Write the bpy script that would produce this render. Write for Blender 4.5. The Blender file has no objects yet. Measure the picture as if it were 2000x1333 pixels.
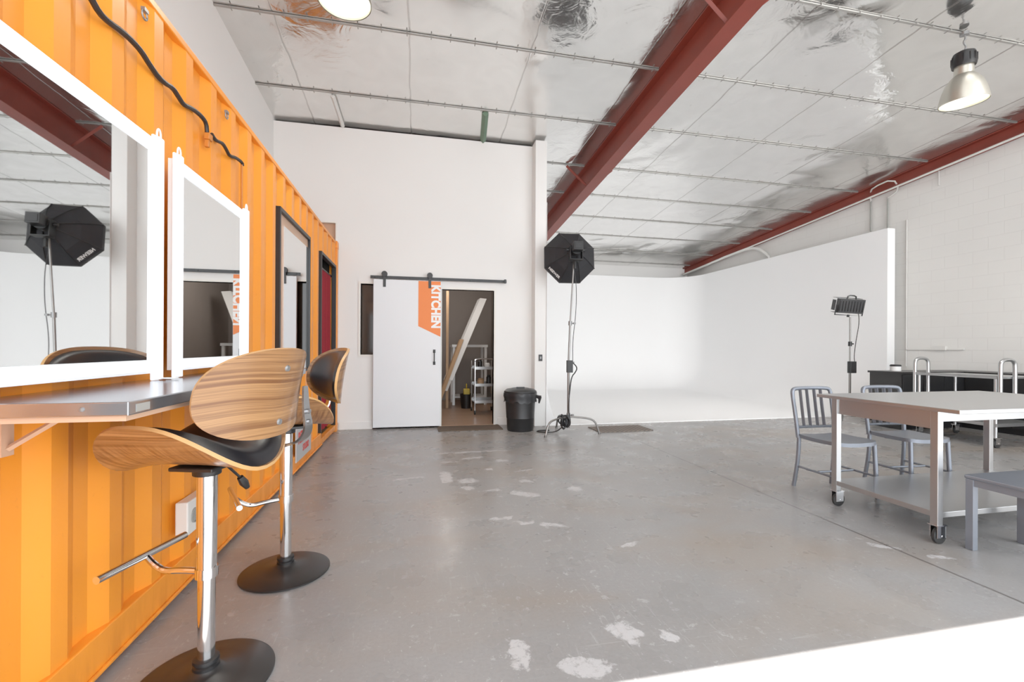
import bpy, bmesh, math, random
from mathutils import Vector, Matrix
random.seed(7)
scene=bpy.context.scene
COL=scene.collection
def zc(y): return 5.0-.083*y

# ---------------------------------------------------------------- materials
def new_mat(name):
    m=bpy.data.materials.new(name); m.use_nodes=True
    nt=m.node_tree; b=nt.nodes.get('Principled BSDF')
    return m,nt,b
def N(nt,t,**kw):
    n=nt.nodes.new(t)
    for k,v in kw.items(): setattr(n,k,v)
    return n
def mathn(nt,op,a,b=None,c=None):
    n=N(nt,'ShaderNodeMath',operation=op)
    for i,v in enumerate((a,b,c)):
        if v is None: continue
        if isinstance(v,(int,float)): n.inputs[i].default_value=v
        else: nt.links.new(v,n.inputs[i])
    return n.outputs[0]
def mix(nt,fac,c1,c2,blend='MIX'):
    n=N(nt,'ShaderNodeMix',data_type='RGBA',blend_type=blend)
    for i,v in ((0,fac),(6,c1),(7,c2)):
        if isinstance(v,(int,float)): n.inputs[i].default_value=v
        elif isinstance(v,tuple): n.inputs[i].default_value=v if len(v)==4 else (*v,1)
        else: nt.links.new(v,n.inputs[i])
    return n.outputs[2]
def noise(nt,vec,scale,detail=3,rough=.5,dist=0):
    n=N(nt,'ShaderNodeTexNoise'); n.inputs['Scale'].default_value=scale
    n.inputs['Detail'].default_value=detail; n.inputs['Roughness'].default_value=rough
    n.inputs['Distortion'].default_value=dist
    if vec is not None: nt.links.new(vec,n.inputs['Vector'])
    return n.outputs['Fac']
def ramp(nt,fac,stops):
    n=N(nt,'ShaderNodeValToRGB'); cr=n.color_ramp
    while len(cr.elements)<len(stops): cr.elements.new(.5)
    for e,(p,c) in zip(cr.elements,stops):
        e.position=p; e.color=(c,c,c,1) if isinstance(c,(int,float)) else (*c,1)
    nt.links.new(fac,n.inputs[0]); return n.outputs[0]
def objco(nt,scale=None,rot=None):
    tc=N(nt,'ShaderNodeTexCoord')
    if scale is None: return tc.outputs['Object']
    mp=N(nt,'ShaderNodeMapping'); mp.inputs['Scale'].default_value=scale
    if rot: mp.inputs['Rotation'].default_value=rot
    nt.links.new(tc.outputs['Object'],mp.inputs['Vector']); return mp.outputs[0]
def bump(nt,b,h,strength=.2,dist=.01):
    n=N(nt,'ShaderNodeBump'); n.inputs['Strength'].default_value=strength
    n.inputs['Distance'].default_value=dist
    nt.links.new(h,n.inputs['Height']); nt.links.new(n.outputs[0],b.inputs['Normal'])
def simple(name,col,rough=.5,metal=0,var=.06,nscale=6,bmp=0,spec=None,emis=None,estr=0):
    m,nt,b=new_mat(name)
    v=objco(nt); nf=noise(nt,v,nscale,4)
    c1=tuple(max(0,x*(1-var)) for x in col); c2=tuple(min(1,x*(1+var)) for x in col)
    nt.links.new(mix(nt,nf,c1,c2),b.inputs['Base Color'])
    b.inputs['Roughness'].default_value=rough; b.inputs['Metallic'].default_value=metal
    if spec is not None: b.inputs['Specular IOR Level'].default_value=spec
    if bmp: bump(nt,b,noise(nt,v,nscale*12,2),bmp,.004)
    if emis: b.inputs['Emission Color'].default_value=(*emis,1); b.inputs['Emission Strength'].default_value=estr
    return m

M={}
M['white']=simple('white_wall_paint',(.81,.80,.78),.75,var=.02,nscale=1.5,bmp=.05)
M['cyc']=simple('cyclorama_white_paint',(.89,.89,.89),.7,var=.01,nscale=1)
M['warmwhite']=simple('warm_white_paint',(.80,.78,.73),.7,var=.02,nscale=2)
M['doorwhite']=simple('door_white_paint',(.74,.76,.785),.45,var=.015,nscale=3)
M['black']=simple('black_plastic',(.009,.009,.010),.42,var=.2,nscale=8)
M['blackmetal']=simple('black_powder_coat',(.014,.013,.013),.36,var=.2,nscale=8)
M['blackcloth']=simple('black_nylon_cloth',(.011,.011,.014),.7,var=.3,nscale=20,bmp=.2)
M['leather']=simple('black_faux_leather',(.009,.009,.012),.36,var=.2,nscale=40,bmp=.08)
M['liner']=simple('black_bin_liner',(.009,.009,.011),.25,var=.3,nscale=20,bmp=.5)
M['rubber']=simple('rubber',(.02,.02,.02),.6)
M['chrome']=simple('polished_chrome',(.78,.78,.79),.09,1,var=.02)
M['standmetal']=simple('worn_stand_steel',(.24,.23,.22),.28,.9,var=.1,nscale=20)
M['darkchrome']=simple('brushed_bracket_steel',(.42,.42,.43),.25,1,var=.05,nscale=20)
M['alu']=simple('grey_aluminium',(.22,.24,.28),.42,.6,var=.06,nscale=10)
M['foilsilver']=simple('glowing_silver_shade',(.56,.54,.48),.32,.85,var=.05,emis=(1,.92,.72),estr=.04)  # faint warm emission stands in for lamp glow on the shade
M['red']=simple('red_oxide_paint',(.225,.034,.020),.5,var=.2,nscale=3,bmp=.1)
M['curtain']=simple('red_velvet',(.24,.004,.012),.85,var=.25,nscale=8)
M['tan']=simple('tan_panel',(.57,.35,.23),.5,var=.06,nscale=2)
M['ply']=simple('pine_timber',(.46,.28,.15),.6,var=.15,nscale=5)
M['darkint']=simple('dark_interior_paint',(.05,.045,.04),.8)
M['kitchenwall']=simple('kitchen_brown_grey_paint',(.30,.26,.235),.8,var=.04)
M['galv']=simple('galvanised_purlin',(.40,.39,.37),.5,.6,var=.25,nscale=5)
M['green']=simple('green_paint_batten',(.13,.21,.14),.6)
M['signorange']=simple('orange_vinyl',(.83,.20,.03),.5,var=.02)
M['signwhite']=simple('white_vinyl',(.86,.86,.85),.5,var=.01)
M['signgrey']=simple('silver_grey_panel',(.50,.51,.52),.35,.2,var=.03)
M['signred']=simple('red_lettering',(.58,.035,.025),.5,var=.02)
M['yellow']=simple('yellow_plastic',(.60,.42,.03),.4)
M['brownmat']=simple('brown_coir_mat',(.10,.068,.045),.95,var=.4,nscale=60,bmp=.5)
M['conduit']=simple('white_conduit',(.72,.71,.68),.4,var=.03)
M['pvc']=simple('grey_pvc',(.32,.32,.30),.4)
M['blackcable']=simple('black_cable_sleeve',(.018,.012,.010),.55,var=.3,nscale=30)
M['orangepipe']=simple('orange_painted_pipe',(.55,.17,.02),.45)
M['outlet']=simple('outlet_plastic',(.78,.77,.73),.3,var=.01)
M['ledtube']=simple('lit_led_diffuser',(.85,.86,.88),.4,var=.0,emis=(.96,.97,1),estr=.5)
M['diffuser']=simple('white_diffuser_cloth',(.85,.85,.85),.7)
M['bulb']=simple('lit_lamp_lens',(1,1,.9),.3,var=0,emis=(1,.93,.66),estr=1.8)
M['bulbcore']=simple('lit_lamp_core',(1,1,.95),.3,var=0,emis=(1,.98,.88),estr=7)
M['glassdark']=simple('dark_window_glass',(.03,.022,.016),.08)
M['greyframe']=simple('grey_frame',(.28,.28,.28),.4,.6)

def mirror_mat():
    m,nt,b=new_mat('mirror_glass')
    v=objco(nt); nf=noise(nt,v,2,2)
    nt.links.new(mix(nt,nf,(.84,.86,.86),(.87,.88,.88)),b.inputs['Base Color'])
    b.inputs['Metallic'].default_value=1; b.inputs['Roughness'].default_value=.015
    return m
M['mirror']=mirror_mat()

def steel_mat(name,col,rough,metal=1):
    m,nt,b=new_mat(name)
    big=noise(nt,objco(nt),1.2,1)
    c=mix(nt,big,tuple(x*.92 for x in col),tuple(min(1,x*1.05) for x in col))
    nt.links.new(c,b.inputs['Base Color'])
    b.inputs['Metallic'].default_value=metal; b.inputs['Roughness'].default_value=rough
    return m
M['steel']=steel_mat('brushed_stainless_steel',(.49,.495,.50),.30,.93)
M['shelfsteel']=steel_mat('steel_shelf',(.42,.445,.49),.19,.88)

def orange_mat():
    m,nt,b=new_mat('orange_container_paint')
    v=objco(nt); n1=noise(nt,v,1.3,4); n2=noise(nt,objco(nt,(1,1,.25)),14,4,.6)
    c=mix(nt,n1,(.84,.250,.014),(.92,.312,.026))
    spots=ramp(nt,noise(nt,v,30,3,.6),[(.68,0),(.72,1)])
    c=mix(nt,mathn(nt,'MULTIPLY',spots,.15),c,(.50,.14,.015))
    sep=N(nt,'ShaderNodeSeparateXYZ'); nt.links.new(v,sep.inputs[0])
    g=mathn(nt,'MULTIPLY',ramp(nt,sep.outputs[2],[(0.0,1),(.2,0)]),ramp(nt,n2,[(.42,0),(.62,.4)]))
    c=mix(nt,g,c,(.44,.13,.02))
    nt.links.new(c,b.inputs['Base Color'])
    nt.links.new(ramp(nt,n2,[(.3,.34),(.7,.48)]),b.inputs['Roughness'])
    bump(nt,b,n2,.05,.01)
    return m
M['orange']=orange_mat()

def wood_mat():
    m,nt,b=new_mat('walnut_bentwood_veneer')
    cmb=N(nt,'ShaderNodeVectorMath',operation='MULTIPLY_ADD')
    tc=N(nt,'ShaderNodeTexCoord')
    wn=N(nt,'ShaderNodeTexNoise'); wn.inputs['Scale'].default_value=3.0; wn.inputs['Detail'].default_value=0
    nt.links.new(tc.outputs['Object'],wn.inputs['Vector'])
    nt.links.new(wn.outputs['Color'],cmb.inputs[0]); cmb.inputs[1].default_value=(0,0,.04); nt.links.new(tc.outputs['Object'],cmb.inputs[2])
    def mp(sc):
        q=N(nt,'ShaderNodeMapping'); q.inputs['Scale'].default_value=sc; nt.links.new(cmb.outputs[0],q.inputs['Vector']); return q.outputs[0]
    w1=noise(nt,mp((1.5,.6,80)),1.0,4,.6); w2=noise(nt,mp((4,2.0,260)),1.0,3,.6)
    s1=noise(nt,mp((70,.6,8)),1.0,4,.6)
    sep=N(nt,'ShaderNodeSeparateXYZ'); nt.links.new(tc.outputs['Object'],sep.inputs[0])
    isb=ramp(nt,sep.outputs[2],[(.86,0),(.90,1)])
    f=mix(nt,isb,ramp(nt,s1,[(.38,0),(.62,1)]),ramp(nt,w1,[(.38,0),(.62,1)]))
    c=mix(nt,f,(.175,.070,.024),(.40,.205,.082))
    c=mix(nt,mathn(nt,'MULTIPLY',ramp(nt,w2,[(.38,1),(.52,0)]),.4),c,(.12,.045,.016))
    nt.links.new(c,b.inputs['Base Color']); b.inputs['Roughness'].default_value=.32
    b.inputs['Coat Weight'].default_value=.3; b.inputs['Coat Roughness'].default_value=.15
    return m
M['wood']=wood_mat()
M['plyedge']=simple('bentwood_edge',(.58,.32,.12),.4,var=.1,nscale=20)

def woodfloor_mat():
    m,nt,b=new_mat('laminate_floor_boards')
    br=N(nt,'ShaderNodeTexBrick'); br.inputs['Scale'].default_value=1
    br.inputs['Brick Width'].default_value=1.2; br.inputs['Row Height'].default_value=.13
    br.inputs['Mortar Size'].default_value=.002
    br.inputs['Color1'].default_value=(.40,.24,.15,1); br.inputs['Color2'].default_value=(.32,.19,.12,1)
    br.inputs['Mortar'].default_value=(.08,.05,.03,1)
    nt.links.new(objco(nt),br.inputs['Vector']); nt.links.new(br.outputs['Color'],b.inputs['Base Color'])
    b.inputs['Roughness'].default_value=.35
    return m
M['woodfloor']=woodfloor_mat()

def brick_mat():
    m,nt,b=new_mat('white_painted_blockwork')
    tc=objco(nt); sep=N(nt,'ShaderNodeSeparateXYZ'); nt.links.new(tc,sep.inputs[0])
    cb=N(nt,'ShaderNodeCombineXYZ'); nt.links.new(sep.outputs[1],cb.inputs[0]); nt.links.new(sep.outputs[2],cb.inputs[1])
    br=N(nt,'ShaderNodeTexBrick'); br.inputs['Scale'].default_value=1
    br.inputs['Brick Width'].default_value=.4; br.inputs['Row Height'].default_value=.2
    br.inputs['Mortar Size'].default_value=.005; br.inputs['Mortar Smooth'].default_value=.6
    nt.links.new(cb.outputs[0],br.inputs['Vector'])
    n1=noise(nt,tc,2,4)
    c=mix(nt,n1,(.77,.76,.73),(.81,.80,.77))
    c=mix(nt,mathn(nt,'MULTIPLY',br.outputs['Fac'],.25),c,(.60,.58,.55))
    nt.links.new(c,b.inputs['Base Color']); b.inputs['Roughness'].default_value=.75
    hgt=mathn(nt,'SUBTRACT',mathn(nt,'MULTIPLY',n1,.3),br.outputs['Fac'])
    bump(nt,b,hgt,.3,.005)
    return m
M['brick']=brick_mat()

def foil_mat():
    m,nt,b=new_mat('silver_foil_insulation')
    tc=objco(nt); sep=N(nt,'ShaderNodeSeparateXYZ'); nt.links.new(tc,sep.inputs[0])
    big=noise(nt,tc,.75,2,.5,.4); med=noise(nt,tc,2.8,3,.5,1.2); fine=noise(nt,tc,14,4,.62,.8)
    patch=ramp(nt,noise(nt,tc,.55,2),[(.45,.25),(.6,1)])
    wob=mathn(nt,'MULTIPLY',noise(nt,tc,3,3),.05)
    xs=mathn(nt,'ADD',mathn(nt,'ADD',sep.outputs[0],wob),1.41)
    fr=mathn(nt,'FRACT',mathn(nt,'DIVIDE',xs,1.35))
    d=mathn(nt,'ABSOLUTE',mathn(nt,'SUBTRACT',fr,.5))
    seam=ramp(nt,d,[(.0,0),(.492,0),(.496,1),(1,1)])
    c=mix(nt,med,(.70,.695,.68),(.85,.845,.83))
    c=mix(nt,mathn(nt,'MULTIPLY',seam,.5),c,(.36,.34,.32))
    spots=ramp(nt,noise(nt,tc,16,3,.7),[(.67,0),(.71,1)])
    c=mix(nt,mathn(nt,'MULTIPLY',spots,.3),c,(.42,.40,.38))
    nt.links.new(c,b.inputs['Base Color'])
    b.inputs['Metallic'].default_value=.95
    nt.links.new(ramp(nt,big,[(.38,.08),(.62,.27)]),b.inputs['Roughness'])
    cr=mathn(nt,'ADD',mathn(nt,'MULTIPLY',med,.17),mathn(nt,'MULTIPLY',fine,.022))
    hh=mathn(nt,'ADD',mathn(nt,'MULTIPLY',big,1.35),mathn(nt,'MULTIPLY',cr,patch))
    hh=mathn(nt,'ADD',hh,mathn(nt,'MULTIPLY',seam,.05))
    bump(nt,b,hh,.65,.10)
    return m
M['foil']=foil_mat()

def floor_mat():
    m,nt,b=new_mat('worn_concrete_floor')
    tc=objco(nt); sep=N(nt,'ShaderNodeSeparateXYZ'); nt.links.new(tc,sep.inputs[0])
    n1=noise(nt,tc,.9,3,.55); n2=noise(nt,tc,3.5,3,.55); n3=noise(nt,tc,55,3,.6)
    c=mix(nt,ramp(nt,n1,[(.28,0),(.72,1)]),(.228,.221,.215),(.285,.279,.276))
    c=mix(nt,ramp(nt,n2,[(.25,.0),(.78,.40)]),c,(.325,.32,.319))
    c=mix(nt,ramp(nt,n3,[(.36,.20),(.56,0)]),c,(.18,.175,.17))
    st=ramp(nt,noise(nt,objco(nt,(.8,1.5,1)),.9,3,.55,.4),[(.46,0),(.70,.55)])
    c=mix(nt,st,c,(.275,.215,.16))
    nv=N(nt,'ShaderNodeTexNoise'); nv.inputs['Scale'].default_value=9; nv.inputs['Detail'].default_value=4
    nt.links.new(tc,nv.inputs['Vector'])
    vs=N(nt,'ShaderNodeVectorMath',operation='MULTIPLY_ADD')
    nt.links.new(nv.outputs['Color'],vs.inputs[0]); vs.inputs[1].default_value=(.12,.12,0); nt.links.new(tc,vs.inputs[2])
    off=N(nt,'ShaderNodeVectorMath',operation='SUBTRACT'); nt.links.new(vs.outputs[0],off.inputs[0]); off.inputs[1].default_value=(.06,.06,0)
    patches=[(.28,4.21,.05,.16,0),(.47,4.05,.08,.06,.2),(.88,3.60,.12,.06,-.5),(.60,3.11,.07,.03,0),(.75,3.0,.05,.03,0),
      (.92,2.93,.08,.03,-.2),(1.28,2.55,.06,.025,.3),(.87,1.76,.045,.08,.5),(.40,1.72,.04,.08,-.3),(.63,1.60,.08,.05,-.5),
      (2.80,2.20,.08,.025,-.5),(2.97,2.02,.06,.02,-.3),(.65,5.16,.42,.03,.02),(.60,4.88,.12,.03,.2),(1.33,3.65,.05,.07,-.3),
      (-.05,4.23,.13,.015,.1),(.7,4.4,.06,.03,0),(1.05,4.3,.1,.015,.3),(.9,4.7,.08,.04,0),(1.05,1.70,.03,.05,.9),
      (.45,3.85,.05,.05,.4),(.62,3.75,.07,.02,.1),(.35,4.75,.10,.02,0),(.98,3.95,.05,.03,-.3)]
    acc=None
    for (x,y,rx,ry,a) in patches:
        mp=N(nt,'ShaderNodeMapping',vector_type='TEXTURE')
        mp.inputs['Location'].default_value=(x,y,0); mp.inputs['Rotation'].default_value=(0,0,a); mp.inputs['Scale'].default_value=(rx*1.1,ry*1.1,1)
        nt.links.new(off.outputs[0],mp.inputs['Vector'])
        s2=N(nt,'ShaderNodeSeparateXYZ'); nt.links.new(mp.outputs[0],s2.inputs[0])
        ax=mathn(nt,'POWER',mathn(nt,'ABSOLUTE',s2.outputs[0]),4.0); ay=mathn(nt,'POWER',mathn(nt,'ABSOLUTE',s2.outputs[1]),4.0)
        l=mathn(nt,'SUBTRACT',1.0,mathn(nt,'MINIMUM',mathn(nt,'ADD',ax,ay),1.0))
        acc=l if acc is None else mathn(nt,'MAXIMUM',acc,l)
    frag=mathn(nt,'MULTIPLY',mathn(nt,'SUBTRACT',noise(nt,tc,22,8,.8,.4),.5),4.2)
    g=mathn(nt,'GREATER_THAN',acc,.001)
    pm=ramp(nt,mathn(nt,'MULTIPLY',g,mathn(nt,'ADD',mathn(nt,'ADD',mathn(nt,'MULTIPLY',acc,.6),.12),frag)),[(.10,0),(.60,1)])
    dx=mathn(nt,'ABSOLUTE',mathn(nt,'SUBTRACT',sep.outputs[0],.75))
    band=ramp(nt,dx,[(0,1),(.5,.8),(1.0,0)])
    near=ramp(nt,noise(nt,tc,1.3,3,.6),[(.42,0),(.58,1)])
    fl=mathn(nt,'MULTIPLY',ramp(nt,noise(nt,tc,13,6,.72,.3),[(.605,0),(.635,.9)]),mathn(nt,'MAXIMUM',mathn(nt,'MULTIPLY',near,.7),band))
    fl2=ramp(nt,noise(nt,tc,38,4,.65,.2),[(.645,0),(.675,.8)])
    sc=ramp(nt,noise(nt,objco(nt,(22,2.4,1),(0,0,.8)),3.0,5,.7,.6),[(.59,0),(.66,.6)])
    sc2=ramp(nt,noise(nt,objco(nt,(2.0,30,1),(0,0,.3)),2.6,5,.7,.6),[(.61,0),(.68,.55)])
    scf=mathn(nt,'MULTIPLY',mathn(nt,'MAXIMUM',sc,sc2),near)
    fl=mathn(nt,'MAXIMUM',mathn(nt,'MAXIMUM',fl,fl2),scf)
    c=mix(nt,mathn(nt,'MULTIPLY',fl,.55),c,(.50,.495,.505))
    c=mix(nt,mathn(nt,'MULTIPLY',pm,.66),c,(.60,.595,.605))
    msk=mathn(nt,'MAXIMUM',pm,fl)
    jx=mathn(nt,'ABSOLUTE',mathn(nt,'SUBTRACT',mathn(nt,'ADD',sep.outputs[0],mathn(nt,'MULTIPLY',n2,.02)),2.84))
    j=mathn(nt,'LESS_THAN',jx,.0085)
    c=mix(nt,mathn(nt,'MULTIPLY',j,.75),c,(.07,.06,.055))
    nt.links.new(c,b.inputs['Base Color'])
    nt.links.new(ramp(nt,n2,[(.30,.22),(.70,.38)]),b.inputs['Roughness'])
    hgt=mathn(nt,'SUBTRACT',mathn(nt,'ADD',mathn(nt,'MULTIPLY',n3,.25),msk),mathn(nt,'MULTIPLY',j,3))
    bump(nt,b,hgt,.12,.004)
    return m
M['floor']=floor_mat()
def ribmat():
    m,nt,b=new_mat('grey_ribbed_mat')
    ch=N(nt,'ShaderNodeTexChecker'); ch.inputs['Scale'].default_value=28
    ch.inputs['Color1'].default_value=(.22,.18,.15,1); ch.inputs['Color2'].default_value=(.12,.10,.09,1)
    nt.links.new(objco(nt),ch.inputs['Vector']); nt.links.new(ch.outputs[0],b.inputs['Base Color']); b.inputs['Roughness'].default_value=.9
    return m
M['ribmat']=ribmat()

# ---------------------------------------------------------------- geometry helpers
def bx(bm,x0,x1,y0,y1,z0,z1,mi=0):
    vs=[bm.verts.new(p) for p in [(x0,y0,z0),(x1,y0,z0),(x1,y1,z0),(x0,y1,z0),(x0,y0,z1),(x1,y0,z1),(x1,y1,z1),(x0,y1,z1)]]
    for f in [(0,3,2,1),(4,5,6,7),(0,1,5,4),(1,2,6,5),(2,3,7,6),(3,0,4,7)]:
        fc=bm.faces.new([vs[i] for i in f]); fc.material_index=mi
def tube(bm,pts,r,seg=12,cap=True,mi=0,closed=False,flat=None):
    pts=[Vector(p) for p in pts]; n=len(pts)
    rs=r if isinstance(r,(list,tuple)) else [r]*n
    def tan(i):
        if closed: return (pts[(i+1)%n]-pts[i-1]).normalized()
        if i==0: return (pts[1]-pts[0]).normalized()
        if i==n-1: return (pts[-1]-pts[-2]).normalized()
        a=(pts[i]-pts[i-1]).normalized()+(pts[i+1]-pts[i]).normalized()
        return a.normalized() if a.length>1e-6 else (pts[i+1]-pts[i]).normalized()
    t=tan(0); up=Vector((0,0,1)) if abs(t.z)<.9 else Vector((1,0,0))
    nn=(up-t*up.dot(t)).normalized(); rings=[]
    for i in range(n):
        t2=tan(i); nn=(nn-t2*nn.dot(t2)).normalized(); b=t2.cross(nn)
        ring=[]
        for k in range(seg):
            a=2*math.pi*k/seg
            f1,f2=(1,1) if not flat else flat
            ring.append(bm.verts.new(pts[i]+(nn*math.cos(a)*f1+b*math.sin(a)*f2)*rs[i]))
        rings.append(ring)
    m=n if closed else n-1
    for i in range(m):
        A=rings[i];B=rings[(i+1)%n]
        for k in range(seg):
            f=bm.faces.new([A[k],A[(k+1)%seg],B[(k+1)%seg],B[k]]); f.material_index=mi
    if cap and not closed:
        f=bm.faces.new(rings[0][::-1]); f.material_index=mi
        f=bm.faces.new(rings[-1]); f.material_index=mi
def cyl(bm,p0,p1,r0,r1=None,seg=24,mi=0):
    tube(bm,[p0,p1],[r0,r0 if r1 is None else r1],seg,True,mi)
def lathe(bm,prof,seg=48,c=(0,0,0),mi=0,close=True,axis='Z'):
    rings=[]
    for (r,z) in prof:
        ring=[]
        for k in range(seg):
            a=2*math.pi*k/seg
            if axis=='Z': p=(c[0]+r*math.cos(a),c[1]+r*math.sin(a),c[2]+z)
            elif axis=='Y': p=(c[0]+r*math.cos(a),c[1]+z,c[2]+r*math.sin(a))
            else: p=(c[0]+z,c[1]+r*math.cos(a),c[2]+r*math.sin(a))
            ring.append(bm.verts.new(p))
        rings.append(ring)
    for A,B in zip(rings,rings[1:]):
        for k in range(seg):
            f=bm.faces.new([A[k],A[(k+1)%seg],B[(k+1)%seg],B[k]]); f.material_index=mi
    if close:
        if prof[0][0]>1e-5: bm.faces.new(rings[0][::-1]).material_index=mi
        if prof[-1][0]>1e-5: bm.faces.new(rings[-1]).material_index=mi
def smooth_path(pts,it=2,closed=False):
    pts=[Vector(p) for p in pts]
    for _ in range(it):
        q=[] if closed else [pts[0]]
        rng=range(len(pts)) if closed else range(len(pts)-1)
        for i in rng:
            a=pts[i];b=pts[(i+1)%len(pts)]
            q+= [a*.75+b*.25,a*.25+b*.75]
        if not closed: q.append(pts[-1])
        pts=q
    return pts
def surf(bm,f,nf,top,bot,sx,sy,rings=12,seg=56,n=2.4,mi=0,mie=None):
    def dom(rho,k):
        a=2*math.pi*k/seg; ca,sa=math.cos(a),math.sin(a)
        return (sx*rho*math.copysign(abs(ca)**(2/n),ca), sy*rho*math.copysign(abs(sa)**(2/n),sa))
    layers=[]
    for hfn in (top,bot):
        cp=Vector(f(0,0))+Vector(nf(0,0))*hfn(0)
        L=[[bm.verts.new(cp)]]
        for i in range(1,rings+1):
            rho=i/rings
            L.append([bm.verts.new(Vector(f(*dom(rho,k)))+Vector(nf(*dom(rho,k)))*hfn(rho)) for k in range(seg)])
        layers.append(L)
    for li,L in enumerate(layers):
        for k in range(seg):
            k2=(k+1)%seg
            fs=[L[0][0],L[1][k],L[1][k2]]
            bm.faces.new(fs if li==0 else fs[::-1]).material_index=mi
            for i in range(1,rings):
                q=[L[i][k],L[i+1][k],L[i+1][k2],L[i][k2]]
                bm.faces.new(q if li==0 else q[::-1]).material_index=mi
    T=layers[0][-1];B=layers[1][-1]
    for k in range(seg):
        bm.faces.new([T[k],B[k],B[(k+1)%seg],T[(k+1)%seg]]).material_index=mi if mie is None else mie

def obj(name,build,mats,parent=None,smooth=True,angle=35,bevel=0,loc=None,rot=None,matrix=None,label=None,cat=None,group=None,kind=None):
    me=bpy.data.meshes.new(name); bm=bmesh.new(); build(bm)
    bmesh.ops.recalc_face_normals(bm,faces=bm.faces[:]); bm.to_mesh(me); bm.free()
    if not isinstance(mats,(list,tuple)): mats=[mats]
    for mm in mats: me.materials.append(M[mm])
    if smooth:
        me.shade_smooth(); me.set_sharp_from_angle(angle=math.radians(angle))
    o=bpy.data.objects.new(name,me); COL.objects.link(o)
    if parent: o.parent=parent
    if matrix is not None: o.matrix_local=matrix
    if loc: o.location=loc
    if rot: o.rotation_euler=rot
    if bevel:
        b=o.modifiers.new('bevel','BEVEL'); b.width=bevel; b.segments=2; b.limit_method='ANGLE'; b.angle_limit=math.radians(40)
    if label: o['label']=label
    if cat: o['category']=cat
    if group: o['group']=group
    if kind: o['kind']=kind
    return o
def empty(name,loc,rot=0,label=None,cat=None,group=None):
    e=bpy.data.objects.new(name,None); e.empty_display_size=.1; COL.objects.link(e)
    e.location=loc; e.rotation_euler=(0,0,rot)
    e['label']=label; e['category']=cat
    if group: e['group']=group
    return e
def dup(root,loc,rot,label=None):
    def cp(o,par):
        n=o.copy(); COL.objects.link(n)
        if par is not None:
            n.parent=par; n.matrix_parent_inverse=o.matrix_parent_inverse.copy()
        for c in list(o.children): cp(c,n)
        return n
    r=cp(root,None); r.location=loc; r.rotation_euler=(0,0,rot)
    if label: r['label']=label
    return r
def frame_matrix(right,up,loc):
    r=Vector(right).normalized();u=Vector(up).normalized();n=r.cross(u)
    return Matrix(((r.x,u.x,n.x,loc[0]),(r.y,u.y,n.y,loc[1]),(r.z,u.z,n.z,loc[2]),(0,0,0,1)))
def text(name,body,size,matrix,mat,parent,extrude=.001,bold=0,sx=1,label=None):
    cu=bpy.data.curves.new(name,'FONT'); cu.body=body; cu.size=size; cu.align_x='CENTER'; cu.align_y='CENTER'
    cu.extrude=extrude; cu.offset=bold
    t=bpy.data.objects.new(name+'_tmp',cu); COL.objects.link(t)
    dg=bpy.context.evaluated_depsgraph_get(); dg.update()
    me=bpy.data.meshes.new_from_object(t.evaluated_get(dg)); bpy.data.objects.remove(t)
    me.transform(Matrix.Diagonal((sx,1,1,1))); me.materials.clear(); me.materials.append(M[mat])
    o=bpy.data.objects.new(name,me); COL.objects.link(o); o.parent=parent; o.matrix_local=matrix
    if label: o['label']=label
    return o

# ---------------------------------------------------------------- setting
S=dict(kind='structure')
obj('floor',lambda b:bx(b,-2.1,9,-6,13.6,-.15,0),'floor',smooth=False,label='worn grey concrete floor with white paint marks',**S)
def slab(bm,x0,x1,y0,y1,t):
    vs=[bm.verts.new(p) for p in [(x0,y0,zc(y0)),(x1,y0,zc(y0)),(x1,y1,zc(y1)),(x0,y1,zc(y1)),(x0,y0,zc(y0)+t),(x1,y0,zc(y0)+t),(x1,y1,zc(y1)+t),(x0,y1,zc(y1)+t)]]
    for f in [(0,3,2,1),(4,5,6,7),(0,1,5,4),(1,2,6,5),(2,3,7,6),(3,0,4,7)]: bm.faces.new([vs[i] for i in f])
obj('ceiling',lambda b:slab(b,-2.04,8.95,-.7,13.6,.1),'foil',smooth=False,label='silver foil insulated sloping ceiling',**S)
def sidewall(bm,x0,x1,y0,y1,z0=0):
    vs=[bm.verts.new(p) for p in [(x0,y0,z0),(x1,y0,z0),(x1,y1,z0),(x0,y1,z0),(x0,y0,zc(y0)),(x1,y0,zc(y0)),(x1,y1,zc(y1)),(x0,y1,zc(y1))]]
    for f in [(0,3,2,1),(4,5,6,7),(0,1,5,4),(1,2,6,5),(2,3,7,6),(3,0,4,7)]: bm.faces.new([vs[i] for i in f])
obj('wall_left',lambda b:sidewall(b,-2.04,-1.97,-.7,13.6),'white',smooth=False,label='white painted side wall',**S)
obj('wall_right',lambda b:sidewall(b,8.85,8.95,-.7,13.6),'brick',smooth=False,label='white painted blockwork wall',**S)
obj('wall_far',lambda b:sidewall(b,-1.97,8.85,13.5,13.6),'white',smooth=False,**S)
def holes(bm,x0,x1,z0,z1,y0,y1,hs):
    xs=sorted({x0,x1,*[h[0] for h in hs],*[h[1] for h in hs]}); zs=sorted({z0,z1,*[h[2] for h in hs],*[h[3] for h in hs]})
    for a,b2 in zip(xs,xs[1:]):
        for c,d in zip(zs,zs[1:]):
            mx,mz=(a+b2)/2,(c+d)/2
            if any(h[0]<mx<h[1] and h[2]<mz<h[3] for h in hs): continue
            bx(bm,a,b2,y0,y1,c,d)
    bmesh.ops.remove_doubles(bm,verts=bm.verts[:],dist=1e-5)
    seen={}
    for f in list(bm.faces):
        k=tuple(sorted(tuple(round(q,4) for q in v.co) for v in f.verts))
        seen.setdefault(k,[]).append(f)
    dead=[f for l in seen.values() if len(l)>1 for f in l]
    bmesh.ops.delete(bm,geom=dead,context='FACES')
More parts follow.
